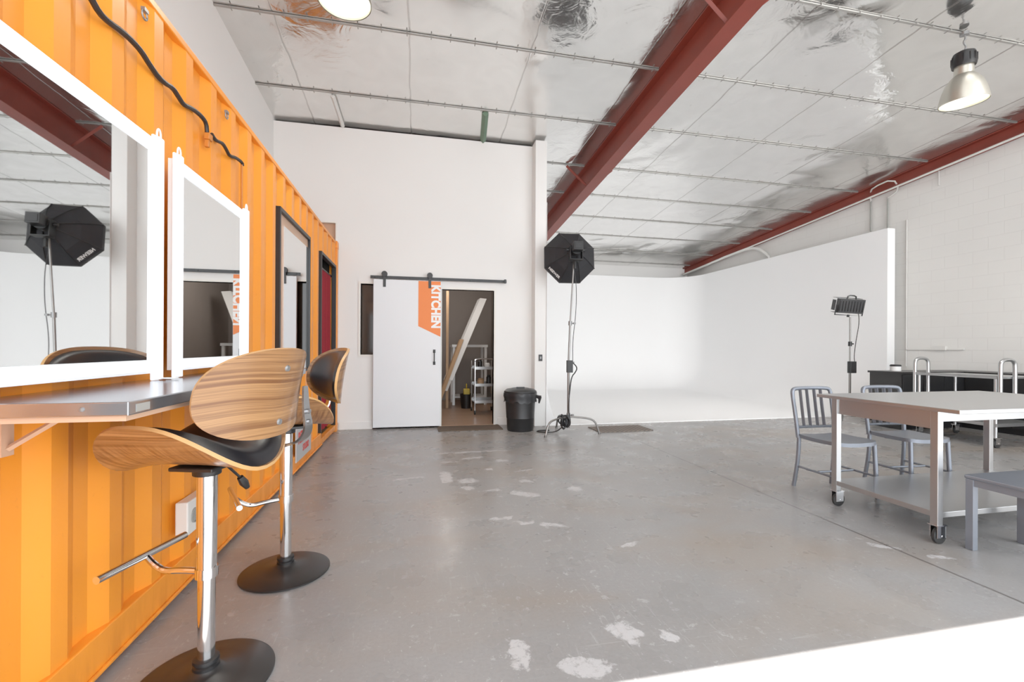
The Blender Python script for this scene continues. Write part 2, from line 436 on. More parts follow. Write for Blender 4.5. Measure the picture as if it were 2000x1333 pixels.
obj('wall_front',lambda b:holes(b,-1.97,8.85,0,5.04,-.7,-.6,[(-.95,8.3,0,4.0)]),'white',smooth=False,label='white wall with a wide open roller door',**S)
obj('wall_back',lambda b:holes(b,-1.97,1.80,0,4.385,6.9,7.0,[(-.79,-.25,1.09,2.13),(.385,1.185,0,2.085),(-1.9,-1.12,2.3,3.01)]),'white',smooth=False,label='white plasterboard partition wall with kitchen doorway',**S)
obj('wall_pilaster',lambda b:bx(b,1.79,1.968,6.70,7.0,0,4.40),'white',smooth=False,**S)
obj('wall_partition',lambda b:sidewall(b,1.82,1.95,7.0,13.5),'white',smooth=False,**S)
obj('baseboard_back',lambda b:(bx(b,-1.08,-.62,6.885,6.9,0,.11),bx(b,1.25,1.79,6.885,6.9,0,.11)),'white',smooth=False,bevel=.003,**S)
obj('wall_kitchen',lambda b:bx(b,-1.97,1.82,10.3,10.4,0,2.7),'kitchenwall',smooth=False,**S)
obj('wall_kitchen_right',lambda b:bx(b,1.70,1.82,7.0,10.3,0,2.7),'kitchenwall',smooth=False,**S)
obj('wall_kitchen_left',lambda b:bx(b,-.95,-.85,7.0,10.3,0,2.7),'kitchenwall',smooth=False,**S)
obj('ceiling_kitchen',lambda b:bx(b,-1.97,1.82,7.0,10.4,2.7,2.78),'kitchenwall',smooth=False,**S)
obj('floor_kitchen',lambda b:bx(b,-.85,1.70,6.9,10.3,0,.012),'woodfloor',smooth=False,**S)
def frame_rect(bm,x0,x1,z0,z1,y0,y1,w,bottom=True):
    bx(bm,x0-w,x0,y0,y1,z0 if not bottom else z0-w,z1+w); bx(bm,x1,x1+w,y0,y1,z0 if not bottom else z0-w,z1+w)
    bx(bm,x0,x1,y0,y1,z1,z1+w)
    if bottom: bx(bm,x0,x1,y0,y1,z0-w,z0)
obj('trim_1',lambda b:frame_rect(b,.385,1.185,0,2.085,6.885,7.0,.03,False),'warmwhite',smooth=False,label='cream timber door frame',**S)
obj('window_1',lambda b:(frame_rect(b,-.79,-.25,1.09,2.13,6.885,7.0,.03),bx(b,-.79,-.25,6.985,6.995,1.09,2.13,1)),['warmwhite','glassdark'],smooth=False,label='internal window with cream frame and dark glass',**S)
obj('window_2',lambda b:(frame_rect(b,-1.88,-1.14,2.34,2.99,6.89,7.0,.02),bx(b,-1.88,-1.14,6.97,6.99,2.34,2.99,1)),['warmwhite','tan'],smooth=False,label='small high window with tan infill',**S)

def cyc(bm):
    x0,x1,y0,y1,Rc,r,H,z0=1.972,8.5,6.68,13.0,1.0,.98,3.45,.012
    P=[]
    for i in range(9):
        f=i/8; g=min(1,f*2)
        P.append(((x0,y0+(y1-Rc-y0)*f),(1,0),.002,.26+(r-.26)*g,.85+(r-.85)*g))
    for i in range(1,17):
        a=math.pi/2*i/16; P.append(((x0+Rc-Rc*math.cos(a),y1-Rc+Rc*math.sin(a)),(math.cos(a),-math.sin(a)),.10,r,r))
    for i in range(1,5): P.append(((x0+Rc+(x1-x0-2*Rc)*i/4,y1),(0,-1),.15,r,r))
    for i in range(1,17):
        a=math.pi/2*i/16; P.append(((x1-Rc+Rc*math.sin(a),y1-Rc+Rc*math.cos(a)),(-math.sin(a),-math.cos(a)),.17,r,r))
    for i in range(1,5): P.append(((x1,y1-Rc-(y1-Rc-y0)*i/4),(-1,0),.17,r,r))
    rows=[]
    for (p,n,t,q,qh) in P:
        prof=[(q*(1-math.sin(a)),qh*(1-math.cos(a))+z0) for a in [math.pi/2*k/22 for k in range(23)]]
        prof+=[(0,H*.6),(0,H),(-t,H),(-t,0)]
        rows.append([bm.verts.new((p[0]+n[0]*o,p[1]+n[1]*o,z)) for o,z in prof])
    for A,B in zip(rows,rows[1:]):
        for k in range(len(A)-1): bm.faces.new([A[k],A[k+1],B[k+1],B[k]])
    bm.faces.new([r_[0] for r_ in rows])
    for R_ in (rows[0],rows[-1]):
        p=R_[0].co; low=bm.verts.new((p.x,p.y,0)); bm.faces.new(list(R_)+[low])
    a,b2=rows[0][0],rows[-1][0]
    la=bm.verts.new((a.co.x,a.co.y,0)); lb=bm.verts.new((b2.co.x,b2.co.y,0)); bm.faces.new([a,b2,lb,la])
obj('wall_cyclorama',cyc,'cyc',angle=30,label='white curved infinity cove with seamless floor',**S)

# ---------------------------------------------------------------- roof steel
def ibeam(bm,xc,w,h,y0,y1,tf=.016,tw=.01):
    def pr(xa,xb,za,zb):
        vs=[]
        for y in (y0,y1):
            for x,z in ((xa,za),(xb,za),(xb,zb),(xa,zb)): vs.append(bm.verts.new((x,y,zc(y)-.005-z)))
        for f in [(0,1,2,3),(7,6,5,4),(0,4,5,1),(1,5,6,2),(2,6,7,3),(3,7,4,0)]: bm.faces.new([vs[i] for i in f])
    pr(xc-w/2,xc+w/2,0,tf); pr(xc-w/2,xc+w/2,h-tf,h); pr(xc-tw/2,xc+tw/2,tf,h-tf)
e=empty('roof_beam',(0,0,0),label='red oxide painted steel rafter beam under the foil ceiling',cat='steel beam')
obj('beam',lambda b:ibeam(b,2.95,.19,.40,-.6,13.5),'red',parent=e,smooth=False)
def brace(bm,y,s):
    a=Vector((2.95,y,zc(y)-.385)); c=Vector((2.95+s*.42,y,zc(y)-.03))
    tube(bm,[a,c],.024,4)
for y in (3.80,7.42):
    for s in (1,-1): obj('fly_brace',lambda b:brace(b,y,s),'red',parent=e,smooth=False)
obj('eave_beam',lambda b:ibeam(b,8.76,.15,.19,-.6,13.5),'red',smooth=False,label='red oxide painted steel eave beam along the blockwork wall',cat='steel beam')
for i,y in enumerate([-.2,1.0,2.4,3.80,4.97,6.16,7.42,8.52,9.65,10.8,11.95,13.1]):
    z=zc(y)
    def pl(bm):
        n=44
        bx(bm,-1.97,8.85,y-.012,y+.012,z-.017,z-.004)
        for k in range(n):
            x=-1.8+k*.24+random.uniform(-.03,.03)
            if abs(x-2.95)<.15: continue
            bx(bm,x-.005,x+.005,y-.035,y+.035,z-.022,z-.017)
    obj('roof_purlin',pl,'galv',smooth=False,label='thin grey steel purlin across the foil ceiling',cat='purlin',group='roof purlins')
obj('ceiling_batten',lambda b:tube(b,[(.93,6.2,zc(6.2)-.03),(1.0,6.9,4.40)],.045,4),'green',smooth=False,label='short green painted batten at the ceiling',cat='batten')
obj('ceiling_batten',lambda b:tube(b,[(-1.07,6.2,zc(6.2)-.03),(-1.05,6.9,4.40)],.03,4),'conduit',smooth=False,label='short white painted batten at the ceiling',cat='batten')
obj('beam_cable',lambda b:tube(b,smooth_path([(3.02,3.2,zc(3.2)-.33),(3.05,3.6,zc(3.6)-.28),(3.0,4.0,zc(4)-.36),(3.04,4.4,zc(4.4)-.3),(3.06,4.95,zc(4.95)-.25),(3.05,5.3,zc(5.3)-.08)]),.012,6),'conduit',label='white cable draped along the red beam',cat='cable')

def lamp(loc,ztop,tilt,label,energy):
    e=empty('high_bay_lamp',loc,label=label,cat='ceiling lamp',group='high bay lamps')
    e.rotation_euler=(tilt[0],tilt[1],0)
    H=ztop-loc[2]
    obj('lamp_shade',lambda b:(lathe(b,[(.205,0),(.21,.01),(.203,.05),(.185,.13),(.155,.21),(.115,.27),(.085,.30),(.08,.40)],48,close=False),lathe(b,[(.20,.005),(.195,.05),(.178,.13),(.148,.205),(.09,.28)],48,close=False)),'foilsilver',parent=e)
    obj('lamp_lens',lambda b:lathe(b,[(.10,.014),(.12,.013),(.197,.022),(.197,.03)],48,close=False),'bulb',parent=e)
    obj('lamp_bulb',lambda b:lathe(b,[(0,.010),(.06,.010),(.105,.014),(.105,.02),(0,.02)],40,close=False),'bulbcore',parent=e)
    obj('ballast_cap',lambda b:(lathe(b,[(.0,.40),(.07,.40),(.10,.385),(.105,.41),(.10,.50),(.09,.53),(.05,.55),(.0,.555)],32),[bx(b,.1*math.cos(a)-.006,.1*math.cos(a)+.006,.1*math.sin(a)-.006,.1*math.sin(a)+.006,.42,.5) for a in [k*math.pi/6 for k in range(12)]]),'black',parent=e)
    obj('hanging_hook',lambda b:(tube(b,smooth_path([(0,0,.55),(.03,0,.6),(-.02,0,.64),(.02,0,.68),(0,0,H-.01)]),.009,8),cyl(b,(0,0,H-.03),(0,0,H),.04)),'greyframe',parent=e)
    l=bpy.data.lights.new('lamp_light','SPOT'); l.energy=energy; l.color=(1,.96,.88); l.shadow_soft_size=.15; l.spot_size=math.radians(150); l.spot_blend=.6
    lo=bpy.data.objects.new('lamp_light',l); COL.objects.link(lo); lo.parent=e; lo.location=(0,0,-.02)
    return e
lamp((5.86,3.80,3.91),zc(3.8)-.03,(math.radians(3),math.radians(-4)),'silver dome high bay lamp with black cap, switched on',150)
lamp((-.57,3.80,3.95),zc(3.8)-.03,(0,0),'silver dome high bay lamp with glowing lens',90)

# ---------------------------------------------------------------- shipping container
c=empty('shipping_container',(-1.1,.85,0),label='orange painted corrugated shipping container used as makeup room',cat='shipping container')
inv=Matrix.Translation((1.1,-.85,0))
def W(fn):
    def g(bm):
        fn(bm); bmesh.ops.transform(bm,matrix=inv,verts=bm.verts[:])
    return g
ZM=.95   # sill height of the framed mirror
def corr(bm,y0,y1,z0,z1,xo=-1.112,dp=.029,per=.276):
    y=.85
    br=[]
    while y<y1+per:
        br+=[(y,xo),(y+.07,xo),(y+.138,xo-dp),(y+.208,xo-dp)]; y+=per
    def xat(yy):
        for (a,b2) in zip(br,br[1:]):
            if a[0]<=yy<=b2[0]:
                t=(yy-a[0])/(b2[0]-a[0]) if b2[0]>a[0] else 0
                return a[1]+(b2[1]-a[1])*t
        return xo
    ys=[y0]+[p[0] for p in br if y0<p[0]<y1]+[y1]
    for back in (0,.004):
        row=[(bm.verts.new((xat(q)-back,q,z0)),bm.verts.new((xat(q)-back,q,z1))) for q in ys]
        for A,B in zip(row,row[1:]): bm.faces.new([A[0],B[0],B[1],A[1]])
def panels(bm):
    corr(bm,.85,4.06,.15,2.66); corr(bm,4.06,5.16,2.37,2.66); corr(bm,4.06,5.16,.15,ZM+.02); corr(bm,5.16,5.74,.15,2.66); corr(bm,5.74,6.74,2.35,2.66); corr(bm,6.74,6.85,.15,2.66)
obj('side_panel',W(panels),'orange',parent=c,smooth=False)
obj('top_rail',W(lambda b:bx(b,-1.17,-1.107,.85,6.85,2.655,2.69)),'orange',parent=c,smooth=False,bevel=.005)
obj('bottom_rail',W(lambda b:(bx(b,-1.16,-1.10,.85,5.74,.03,.17),bx(b,-1.17,-1.14,.85,6.85,0,.03),bx(b,-1.16,-1.10,5.74,6.74,.03,.10),bx(b,-1.10,-1.085,.85,5.74,.03,.045))),'orange',parent=c,smooth=False,bevel=.005)
obj('corner_post',W(lambda b:(bx(b,-1.20,-1.095,6.76,6.86,0,2.69),bx(b,-1.22,-1.09,6.74,6.865,2.60,2.70),bx(b,-1.22,-1.09,6.74,6.865,0,.11))),'orange',parent=c,smooth=False,bevel=.006)
obj('corner_post',W(lambda b:bx(b,-1.22,-1.095,.80,.88,0,2.69)),'orange',parent=c,smooth=False,bevel=.006)
obj('roof_panel',W(lambda b:bx(b,-1.96,-1.17,.85,6.85,2.62,2.66)),'orange',parent=c,smooth=False)
obj('interior_lining',W(lambda b:(bx(b,-1.96,-1.94,.85,6.85,.05,2.62),bx(b,-1.94,-1.17,.85,.87,.05,2.62),bx(b,-1.94,-1.17,6.83,6.85,.05,2.62),bx(b,-1.94,-1.17,5.35,5.4,.05,2.62))),'darkint',parent=c,smooth=False)
obj('interior_floor',W(lambda b:bx(b,-1.94,-1.16,.87,6.83,.03,.06)),'ply',parent=c,smooth=False)
def dframe(y0,y1,z0,z1,w=.022,bot=False):
    def g(b):
        bx(b,-1.16,-1.102,y0,y0+w,z0,z1); bx(b,-1.16,-1.102,y1-w,y1,z0,z1); bx(b,-1.16,-1.102,y0+w,y1-w,z1-w*1.6,z1)
        if bot: bx(b,-1.16,-1.102,y0+w,y1-w,z0,z0+w)
    return g
obj('window_frame',W(dframe(4.06,5.16,ZM,2.37,bot=True)),'black',parent=c,smooth=False,bevel=.003)
obj('door_frame',W(dframe(5.74,6.74,.10,2.35)),'black',parent=c,smooth=False,bevel=.003)
obj('window_panel',W(lambda b:bx(b,-1.145,-1.128,4.082,5.138,ZM+.02,2.335)),'tan',parent=c,smooth=False,label='tan backing panel')
obj('window_mirror',W(lambda b:bx(b,-1.128,-1.122,4.24,5.13,ZM+.03,2.25)),'mirror',parent=c,smooth=False,label='tall mirror set in the black frame')
obj('lashing_ring',W(lambda b:(tube(b,[(-1.108,2.15+.018*math.cos(a),2.575+.018*math.sin(a)) for a in [k*math.pi/8 for k in range(16)]],.004,8,closed=True),bx(b,-1.115,-1.10,2.135,2.165,2.588,2.602))),'greyframe',parent=c)
obj('lashing_ring',W(lambda b:(tube(b,[(-1.108,2.98+.018*math.cos(a),2.575+.018*math.sin(a)) for a in [k*math.pi/8 for k in range(16)]],.004,8,closed=True),bx(b,-1.115,-1.10,2.965,2.995,2.588,2.602))),'greyframe',parent=c)
def curtain(bm):
    n=90; rows=[]
    for i in range(n+1):
        y=5.80+.90*i/n; a=math.sin(i*.75); x=-1.175+.018*a+.006*math.sin(i*.31+1)
        rows.append((bm.verts.new((x,y,.14)),bm.verts.new((-1.175+.014*a,y,1.2)),bm.verts.new((-1.175+.010*a,y,2.20))))
    for A,B in zip(rows,rows[1:]):
        for k in range(2): bm.faces.new([A[k],B[k],B[k+1],A[k+1]])
obj('door_curtain',W(curtain),'curtain',parent=c,angle=80,label='dark red curtain in the container doorway')
obj('curtain_rod',W(lambda b:cyl(b,(-1.175,5.42,2.2),(-1.175,6.82,2.2),.012)),'black',parent=c)

e=empty('studio_sign',(-1.098,4.84,.28),label='silver grey sign with red studio lettering low on the container',cat='sign')
obj('sign_panel',lambda b:bx(b,0,.012,-.30,.30,-.17,.17),'signgrey',parent=e,smooth=False,bevel=.002)
text('lettering','RELAPSE',.155,frame_matrix((0,1,0),(0,0,1),(.0135,-.01,.04)),'signred',e,bold=.004,sx=.78,label='red letters reading RELAPSE')
text('lettering','STUDIO',.09,frame_matrix((0,1,0),(0,0,1),(.0135,.07,-.08)),'signred',e,bold=.002,sx=.8,label='red letters reading STUDIO')

cab=[(1.70,2.44),(1.81,2.40),(1.86,2.375),(1.91,2.378),(1.98,2.395),(2.05,2.402),(2.11,2.40),(2.16,2.383),(2.23,2.368),(2.29,2.372),(2.35,2.388),(2.40,2.375),(2.45,2.362),(2.50,2.378),(2.56,2.392),(2.64,2.40),(2.69,2.39),(2.70,2.345)]
cab2=[(2.755,2.362),(2.80,2.350),(2.85,2.362),(2.90,2.375),(2.95,2.362),(2.99,2.345),(3.03,2.352),(3.09,2.372),(3.20,2.385),(3.205,2.365)]
obj('power_cable',lambda b:tube(b,smooth_path([(-1.098,y,z) for y,z in cab],1),.011,8),'blackcable',label='black sleeved cable snaking along the container top',cat='cable')
obj('power_cable',lambda b:tube(b,smooth_path([(-1.098,y,z) for y,z in cab2],1),.010,8),'blackcable',label='short black sleeved cable on the container',cat='cable')
obj('cable_clip',lambda b:(bx(b,-1.112,-1.085,2.695,2.74,2.31,2.345),bx(b,-1.112,-1.09,2.70,2.72,2.27,2.31)),'orangepipe',bevel=.003,label='orange painted cable clip on the container',cat='cable clip')
obj('conduit_drop',lambda b:cyl(b,(-1.10,3.20,2.37),(-1.10,3.20,2.0),.007,seg=10),'orangepipe',label='thin orange painted conduit above the mirror',cat='conduit')

e=empty('vanity_shelf',(-.9,2.2,1.015),label='grey stainless steel shelf fixed along the container wall',cat='shelf')
obj('shelf_top',lambda b:bx(b,-.205,.20,-.90,.95,.010,.045),['shelfsteel'],parent=e,smooth=False,bevel=.003)
obj('shelf_underside',lambda b:(bx(b,-.19,.19,-.892,.935,-.004,.010),),'tan',parent=e,smooth=False,label='copper toned underside')
for y in (-.70,.75):
    obj('bracket',lambda b:(bx(b,-.205,-.195,y-.02,y+.02,-.12,-.004),bx(b,-.195,.02,y-.02,y+.02,-.014,-.004),tube(b,[(-.195,y,-.10),(-.06,y,-.010)],.008,4)),'tan',parent=e,smooth=False)
obj('sticker',lambda b:bx(b,.2002,.2012,-.87,-.81,.016,.036),'pvc',parent=e,smooth=False,label='small grey sticker')
obj('bolt',lambda b:lathe(b,[(0,0),(.006,0),(.005,-.003),(0,-.004)],12,c=(.10,-.9,.028),axis='Y'),'greyframe',parent=e)

def vanity(y0,y1,label,rz=0):
    e=empty('vanity_mirror',(-1.06,(y0+y1)/2,1.06),math.radians(rz),label=label,cat='mirror',group='lit vanity mirrors')
    w=(y1-y0)/2; z0,z1=.035,.965
    obj('backboard',lambda b:bx(b,-.005,.015,-w+.01,w-.01,z0,z1),'signwhite',parent=e,smooth=False)
    obj('mirror_glass',lambda b:bx(b,.015,.021,-w+.05,w-.05,z0+.05,z1-.05),'mirror',parent=e,smooth=False)
    for s in (-1,1):
        y=s*(w-.027)
        obj('light_tube',lambda b:(bx(b,.015,.027,y-.027,y+.027,.001,.99),bx(b,.027,.042,y-.021,y+.021,.004,.985)),'ledtube',parent=e,smooth=False,bevel=.005)
        obj('hanging_loop',lambda b:tube(b,smooth_path([(.03,y-.014,.985),(.03,y-.012,1.01),(.03,y,1.022),(.03,y+.012,1.01),(.03,y+.014,.985)],1),.004,8),'signwhite',parent=e)
    for z in (z0+.022,z1-.022):
        obj('light_tube',lambda b:(bx(b,.015,.027,-w+.054,w-.054,z-.026,z+.026),bx(b,.027,.040,-w+.056,w-.056,z-.019,z+.019)),'ledtube',parent=e,smooth=False,bevel=.005)
    obj('lead_wire',lambda b:tube(b,smooth_path([(.045,w-.03,.01),(.09,w,.006),(.08,w+.03,.006),(.03,w+.035,.006)]),.003,6),'signwhite',parent=e)
vanity(1.31,2.115,'large vanity mirror framed with lit white tubes on the shelf',-1.0)
vanity(2.235,3.10,'vanity mirror framed with lit white tubes beside another mirror')

e=empty('power_outlet',(-1.10,2.52,.375),label='white double power outlet on the orange container',cat='power outlet')
obj('outlet_box',lambda b:bx(b,-.010,.045,-.105,.105,-.08,.08),'outlet',parent=e,smooth=False,bevel=.006)
obj('switch',lambda b:(bx(b,.045,.051,.035,.085,.01,.06),bx(b,.045,.051,.035,.085,-.06,-.01)),'signwhite',parent=e,smooth=False,bevel=.003)
obj('socket',lambda b:(lathe(b,[(.036,0),(.036,.006),(.031,.006),(.029,.002),(0,.002)],24,c=(.045,-.04,0),axis='X'),[bx(b,.047,.049,y-.003,y+.003,z-.008,z+.008) for y,z in((-.052,.008),(-.028,.008),(-.04,-.014))]),'pvc',parent=e)

# ---------------------------------------------------------------- bar stools (local +X = front)
def stool(loc,rot,label):
    e=empty('bar_stool',loc,rot,label=label,cat='bar stool',group='bentwood bar stools')
    obj('base',lambda b:lathe(b,[(0,.002),(.212,.0),(.220,.004),(.220,.010),(.208,.016),(.13,.026),(.06,.038),(.045,.046),(.04,.052),(.0,.052)],64),'blackmetal',parent=e)
    obj('collar',lambda b:lathe(b,[(.034,.05),(.042,.052),(.042,.062),(.036,.066),(.036,.072),(.042,.074),(.041,.084),(.03,.088)],32),'black',parent=e)
    obj('column',lambda b:cyl(b,(0,0,.08),(0,0,.42),.0275,seg=32),'chrome',parent=e)
    obj('gas_lift_sleeve',lambda b:lathe(b,[(.0,.395),(.0315,.395),(.0315,.40),(.0325,.755),(.03,.765),(0,.765)],32),'chrome',parent=e)
    def foot(b):
        lathe(b,[(.030,.375),(.036,.375),(.036,.41),(.030,.41)],24)
        tube(b,smooth_path([(.03,0,.392),(.10,0,.392),(.16,0,.385),(.20,0,.405),(.235,0,.44)]),.011,10)
        tube(b,[(.235,-.18,.44),(.235,.18,.44)],.013,14)
    obj('footrest',foot,'chrome',parent=e)
    def zs(x,y):
        return .795+.185*(abs(y)/.29)**2.0 - .03*(max(0,x-.05)/.2)**2 - .015*(max(0,-x-.05)/.2)**2
    def fs(x,y): return (x+.025,y,zs(x,y))
    def ns(x,y):
        h=.004; zx=(zs(x+h,y)-zs(x-h,y))/(2*h); zy=(zs(x,y+h)-zs(x,y-h))/(2*h)
        return Vector((-zx,-zy,1)).normalized()
    obj('seat',lambda b:surf(b,fs,ns,lambda r:0,lambda r:-.013,.25,.275,mi=0,mie=1),['wood','plyedge'],parent=e,angle=50)
    obj('seat_cushion',lambda b:surf(b,fs,ns,lambda r:.060*max(0,(1-r**7))**.5+.001,lambda r:.001,.243,.255,rings=16),'leather',parent=e,angle=80)
    obj('seat_mount',lambda b:(bx(b,-.08,.08,-.08,.08,.768,.782),cyl(b,(0,0,.74),(0,0,.77),.045)),'black',parent=e,bevel=.004)
    obj('height_lever',lambda b:(tube(b,smooth_path([(.0,-.05,.772),(.02,-.10,.762),(.01,-.15,.71),(0,-.18,.675)]),.005,8),tube(b,[(.0,-.175,.68),(-.005,-.19,.655),(-.01,-.205,.63)],[.012,.017,.010],10)),'black',parent=e)
    zb=1.04
    def xb(y,z): return -.275+1.25*y*y-.16*(z)-(.3*z*z)
    def fb(y,z): return (xb(y,z),y,z+zb)
    def nb(y,z):
        h=.004; a=(xb(y+h,z)-xb(y-h,z))/(2*h); d=(xb(y,z+h)-xb(y,z-h))/(2*h)
        return Vector((1,-a,-d)).normalized()
    obj('backrest',lambda b:surf(b,fb,nb,lambda r:.006,lambda r:-.007,.285,.155,n=2.5,mi=0,mie=1),['wood','plyedge'],parent=e,angle=50)
    obj('backrest_cushion',lambda b:surf(b,fb,nb,lambda r:.042*max(0,(1-r**6))**.5+.007,lambda r:.007,.262,.138,n=2.5,rings=14),'leather',parent=e,angle=80)
    for (y,z) in ((0,.085),(0,-.105)):
        p=Vector(fb(y,z)); n=-nb(y,z)
        obj('bolt',lambda b:cyl(b,p+n*.006,p+n*.013,.012,.010,seg=18),'greyframe',parent=e)
    def brk(b):
        yy=-.190
        path=[(-.04,yy*.75,.785),(-.12,yy*.85,.80),(-.20,yy,.81),(-.255,yy,.835),(-.275,yy,.88),(-.262,yy,.95),(-.258,yy,1.045)]
        path=smooth_path(path,2); prev=None
        for i,p in enumerate(path):
            hw=.034 if i<len(path)*.5 else .034-.022*((i-len(path)*.5)/(len(path)*.5))
            t=(path[min(i+1,len(path)-1)]-path[max(i-1,0)]).normalized()
            n=Vector((t.z,0,-t.x)).normalized()
            q=[b.verts.new(p+Vector((0,hw,0))+n*.004),b.verts.new(p-Vector((0,hw,0))+n*.004),b.verts.new(p-Vector((0,hw,0))-n*.004),b.verts.new(p+Vector((0,hw,0))-n*.004)]
            if prev:
                for k in range(4): b.faces.new([prev[k],prev[(k+1)%4],q[(k+1)%4],q[k]])
            else: b.faces.new(q)
            prev=q
        b.faces.new(prev[::-1])
        for z in (.905,.945): cyl(b,(-.255,yy,z),(-.280,yy,z),.009,seg=12)
    obj('bracket',brk,'darkchrome',parent=e,angle=40)
    return e
st=stool((-.73,1.81,0),math.radians(163.5),'walnut bentwood bar stool with black cushion beside the first mirror')
dup(st,(-.673,2.60,0),math.radians(206),'walnut bentwood bar stool with black cushion further along the shelf')

# ---------------------------------------------------------------- kitchen door, rail, sign
e=empty('sliding_barn_door',(-.12,6.83,0),label='white sliding barn door with orange KITCHEN sign on a black rail',cat='sliding door')
obj('door_panel',lambda b:bx(b,-.485,.485,-.022,.022,.03,2.19),'doorwhite',parent=e,smooth=False,bevel=.004)
obj('door_handle',lambda b:(tube(b,[(.39,-.024,.96),(.39,-.055,.97),(.39,-.055,1.14),(.39,-.024,1.15)],.008,10),bx(b,.372,.408,-.028,-.022,.94,.99),bx(b,.372,.408,-.028,-.022,1.12,1.17)),'black',parent=e)
for x in (-.33,.32):
    obj('roller_hanger',lambda b:(bx(b,x-.02,x+.02,-.032,-.024,2.08,2.27),lathe(b,[(0,-.02),(.042,-.02),(.042,.012),(0,.012)],24,c=(x,-.02,2.27),axis='Y')),'black',parent=e,bevel=.002)
def sg(b):
    pts=[(-.165,.385),(.16,.385),(.16,-.44),(-.165,-.285)]
    F=[b.verts.new((x,-.001,z)) for x,z in pts]; B=[b.verts.new((x,.0012,z)) for x,z in pts]
    b.faces.new(F);b.faces.new(B[::-1])
    for k in range(4): b.faces.new([F[k],F[(k+1)%4],B[(k+1)%4],B[k]])
sp=obj('sign_panel',sg,'signorange',parent=e,smooth=False,loc=(.32,-.0245,1.8),label='orange vinyl sign with slanted lower edge')
text('lettering','KITCHEN',.18,frame_matrix((0,0,-1),(1,0,0),(.085,-.003,.01)),'signwhite',sp,bold=.0085,sx=.85,label='white letters reading KITCHEN')
e=empty('door_rail',(.36,6.87,2.225),label='black steel sliding door rail above the kitchen doorway',cat='door rail')
obj('rail',lambda b:bx(b,-1.01,1.01,-.035,-.028,-.022,.022),'black',parent=e,smooth=False,bevel=.002)
for x in (-.95,-.45,0,.45,.95): obj('spacer',lambda b:(cyl(b,(x,.028,0),(x,-.03,0),.012,seg=12),lathe(b,[(.014,-.035),(.012,-.042),(0,-.042)],12,c=(x,0,0),axis='Y')),'black',parent=e)
obj('end_stop',lambda b:bx(b,.97,1.0,-.06,-.035,-.03,.03),'black',parent=e,smooth=False)
e=empty('light_switch',(1.88,6.695,1.05),label='small black light switch on the white pilaster',cat='light switch')
obj('switch_plate',lambda b:bx(b,-.03,.03,-.006,.005,-.05,.05),'black',parent=e,bevel=.003)
obj('switch_toggle',lambda b:bx(b,-.012,.012,-.012,-.006,-.02,.02),'greyframe',parent=e,bevel=.002)

# kitchen contents
e=empty('leaning_planks',(.8,8.6,.012),label='white painted timber planks leaning diagonally against the kitchen wall',cat='timber planks')
obj('white_plank',lambda b:tube(b,[(-.18,.3,.55),(.55,.75,2.2)],.15,4,flat=(.35,1)),'signwhite',parent=e,smooth=False)
obj('white_plank',lambda b:tube(b,[(-.25,.2,.35),(.40,.68,1.85)],.08,4,flat=(.35,1)),'conduit',parent=e,smooth=False)
obj('pine_plank',lambda b:tube(b,[(-.42,.1,.02),(.10,.5,1.35)],.07,4,flat=(.4,1)),'ply',parent=e,smooth=False)
obj('upright_post',lambda b:bx(b,-.22,-.17,.3,.36,0,2.3),'ply',parent=e,smooth=False)
def cart():
    e=empty('kitchen_trolley',(1.22,8.2,.012),label='chrome three-tier trolley standing in the kitchen',cat='trolley')
    for x in (-.19,.19):
        for y in (-.25,.25):
            obj('leg',lambda b:tube(b,[(x,y,.07),(x,y,.95)],.012,10),'chrome',parent=e)
            obj('caster',lambda b:(cyl(b,(x-.012,y,.035),(x+.012,y,.035),.035,seg=18),bx(b,x-.016,x+.016,y-.01,y+.01,.03,.075)),'rubber',parent=e)
    for z in (.2,.5,.8): obj('shelf',lambda b:(bx(b,-.19,.19,-.25,.25,z,z+.012),bx(b,-.19,.19,-.255,-.245,z,z+.05),bx(b,-.19,.19,.245,.255,z,z+.05)),'steel',parent=e,smooth=False)
    obj('push_handle',lambda b:tube(b,smooth_path([(-.19,-.25,.94),(-.19,-.25,.99),(.19,-.25,.99),(.19,-.25,.94)],2),.012,10),'chrome',parent=e)
cart()
for k,(x,y,z,r,h_,mm) in enumerate([(1.14,8.1,.825,.04,.16,'black'),(1.28,8.15,.825,.05,.10,'signwhite'),(1.16,8.15,.525,.06,.12,'ply'),(1.30,8.1,.525,.045,.18,'black')]):
    obj('storage_jar',lambda b:lathe(b,[(0,0),(r,0),(r,h_*.8),(r*.7,h_*.88),(r*.7,h_),(0,h_)],20),mm,loc=(x,y,z),label='small storage jar on the kitchen trolley',cat='jar',group='jars on the kitchen trolley')
e=empty('white_frame_table',(1.1,9.6,.012),label='white framed bench with open shelves in the kitchen',cat='bench')
for x in (-.33,.33):
    for y in (-.25,.25): obj('leg',lambda b:bx(b,x-.025,x+.025,y-.025,y+.025,0,1.2),'signwhite',parent=e,smooth=False)
obj('bench_top',lambda b:bx(b,-.37,.37,-.3,.3,1.2,1.25),'signwhite',parent=e,smooth=False)
obj('shelf',lambda b:bx(b,-.33,.33,-.25,.25,.15,.18),'signwhite',parent=e,smooth=False)
e=empty('mop_bucket',(.98,8.85,.012),label='yellow and black bucket on the kitchen floor',cat='bucket')
obj('bucket_body',lambda b:lathe(b,[(0,0),(.10,0),(.13,.28),(.12,.28),(.09,.02),(0,.02)],24),'black',parent=e)
obj('bucket_wringer',lambda b:(bx(b,-.06,.06,-.05,.05,.26,.38),bx(b,-.012,.012,-.012,.012,.38,.48)),'yellow',parent=e,bevel=.01)

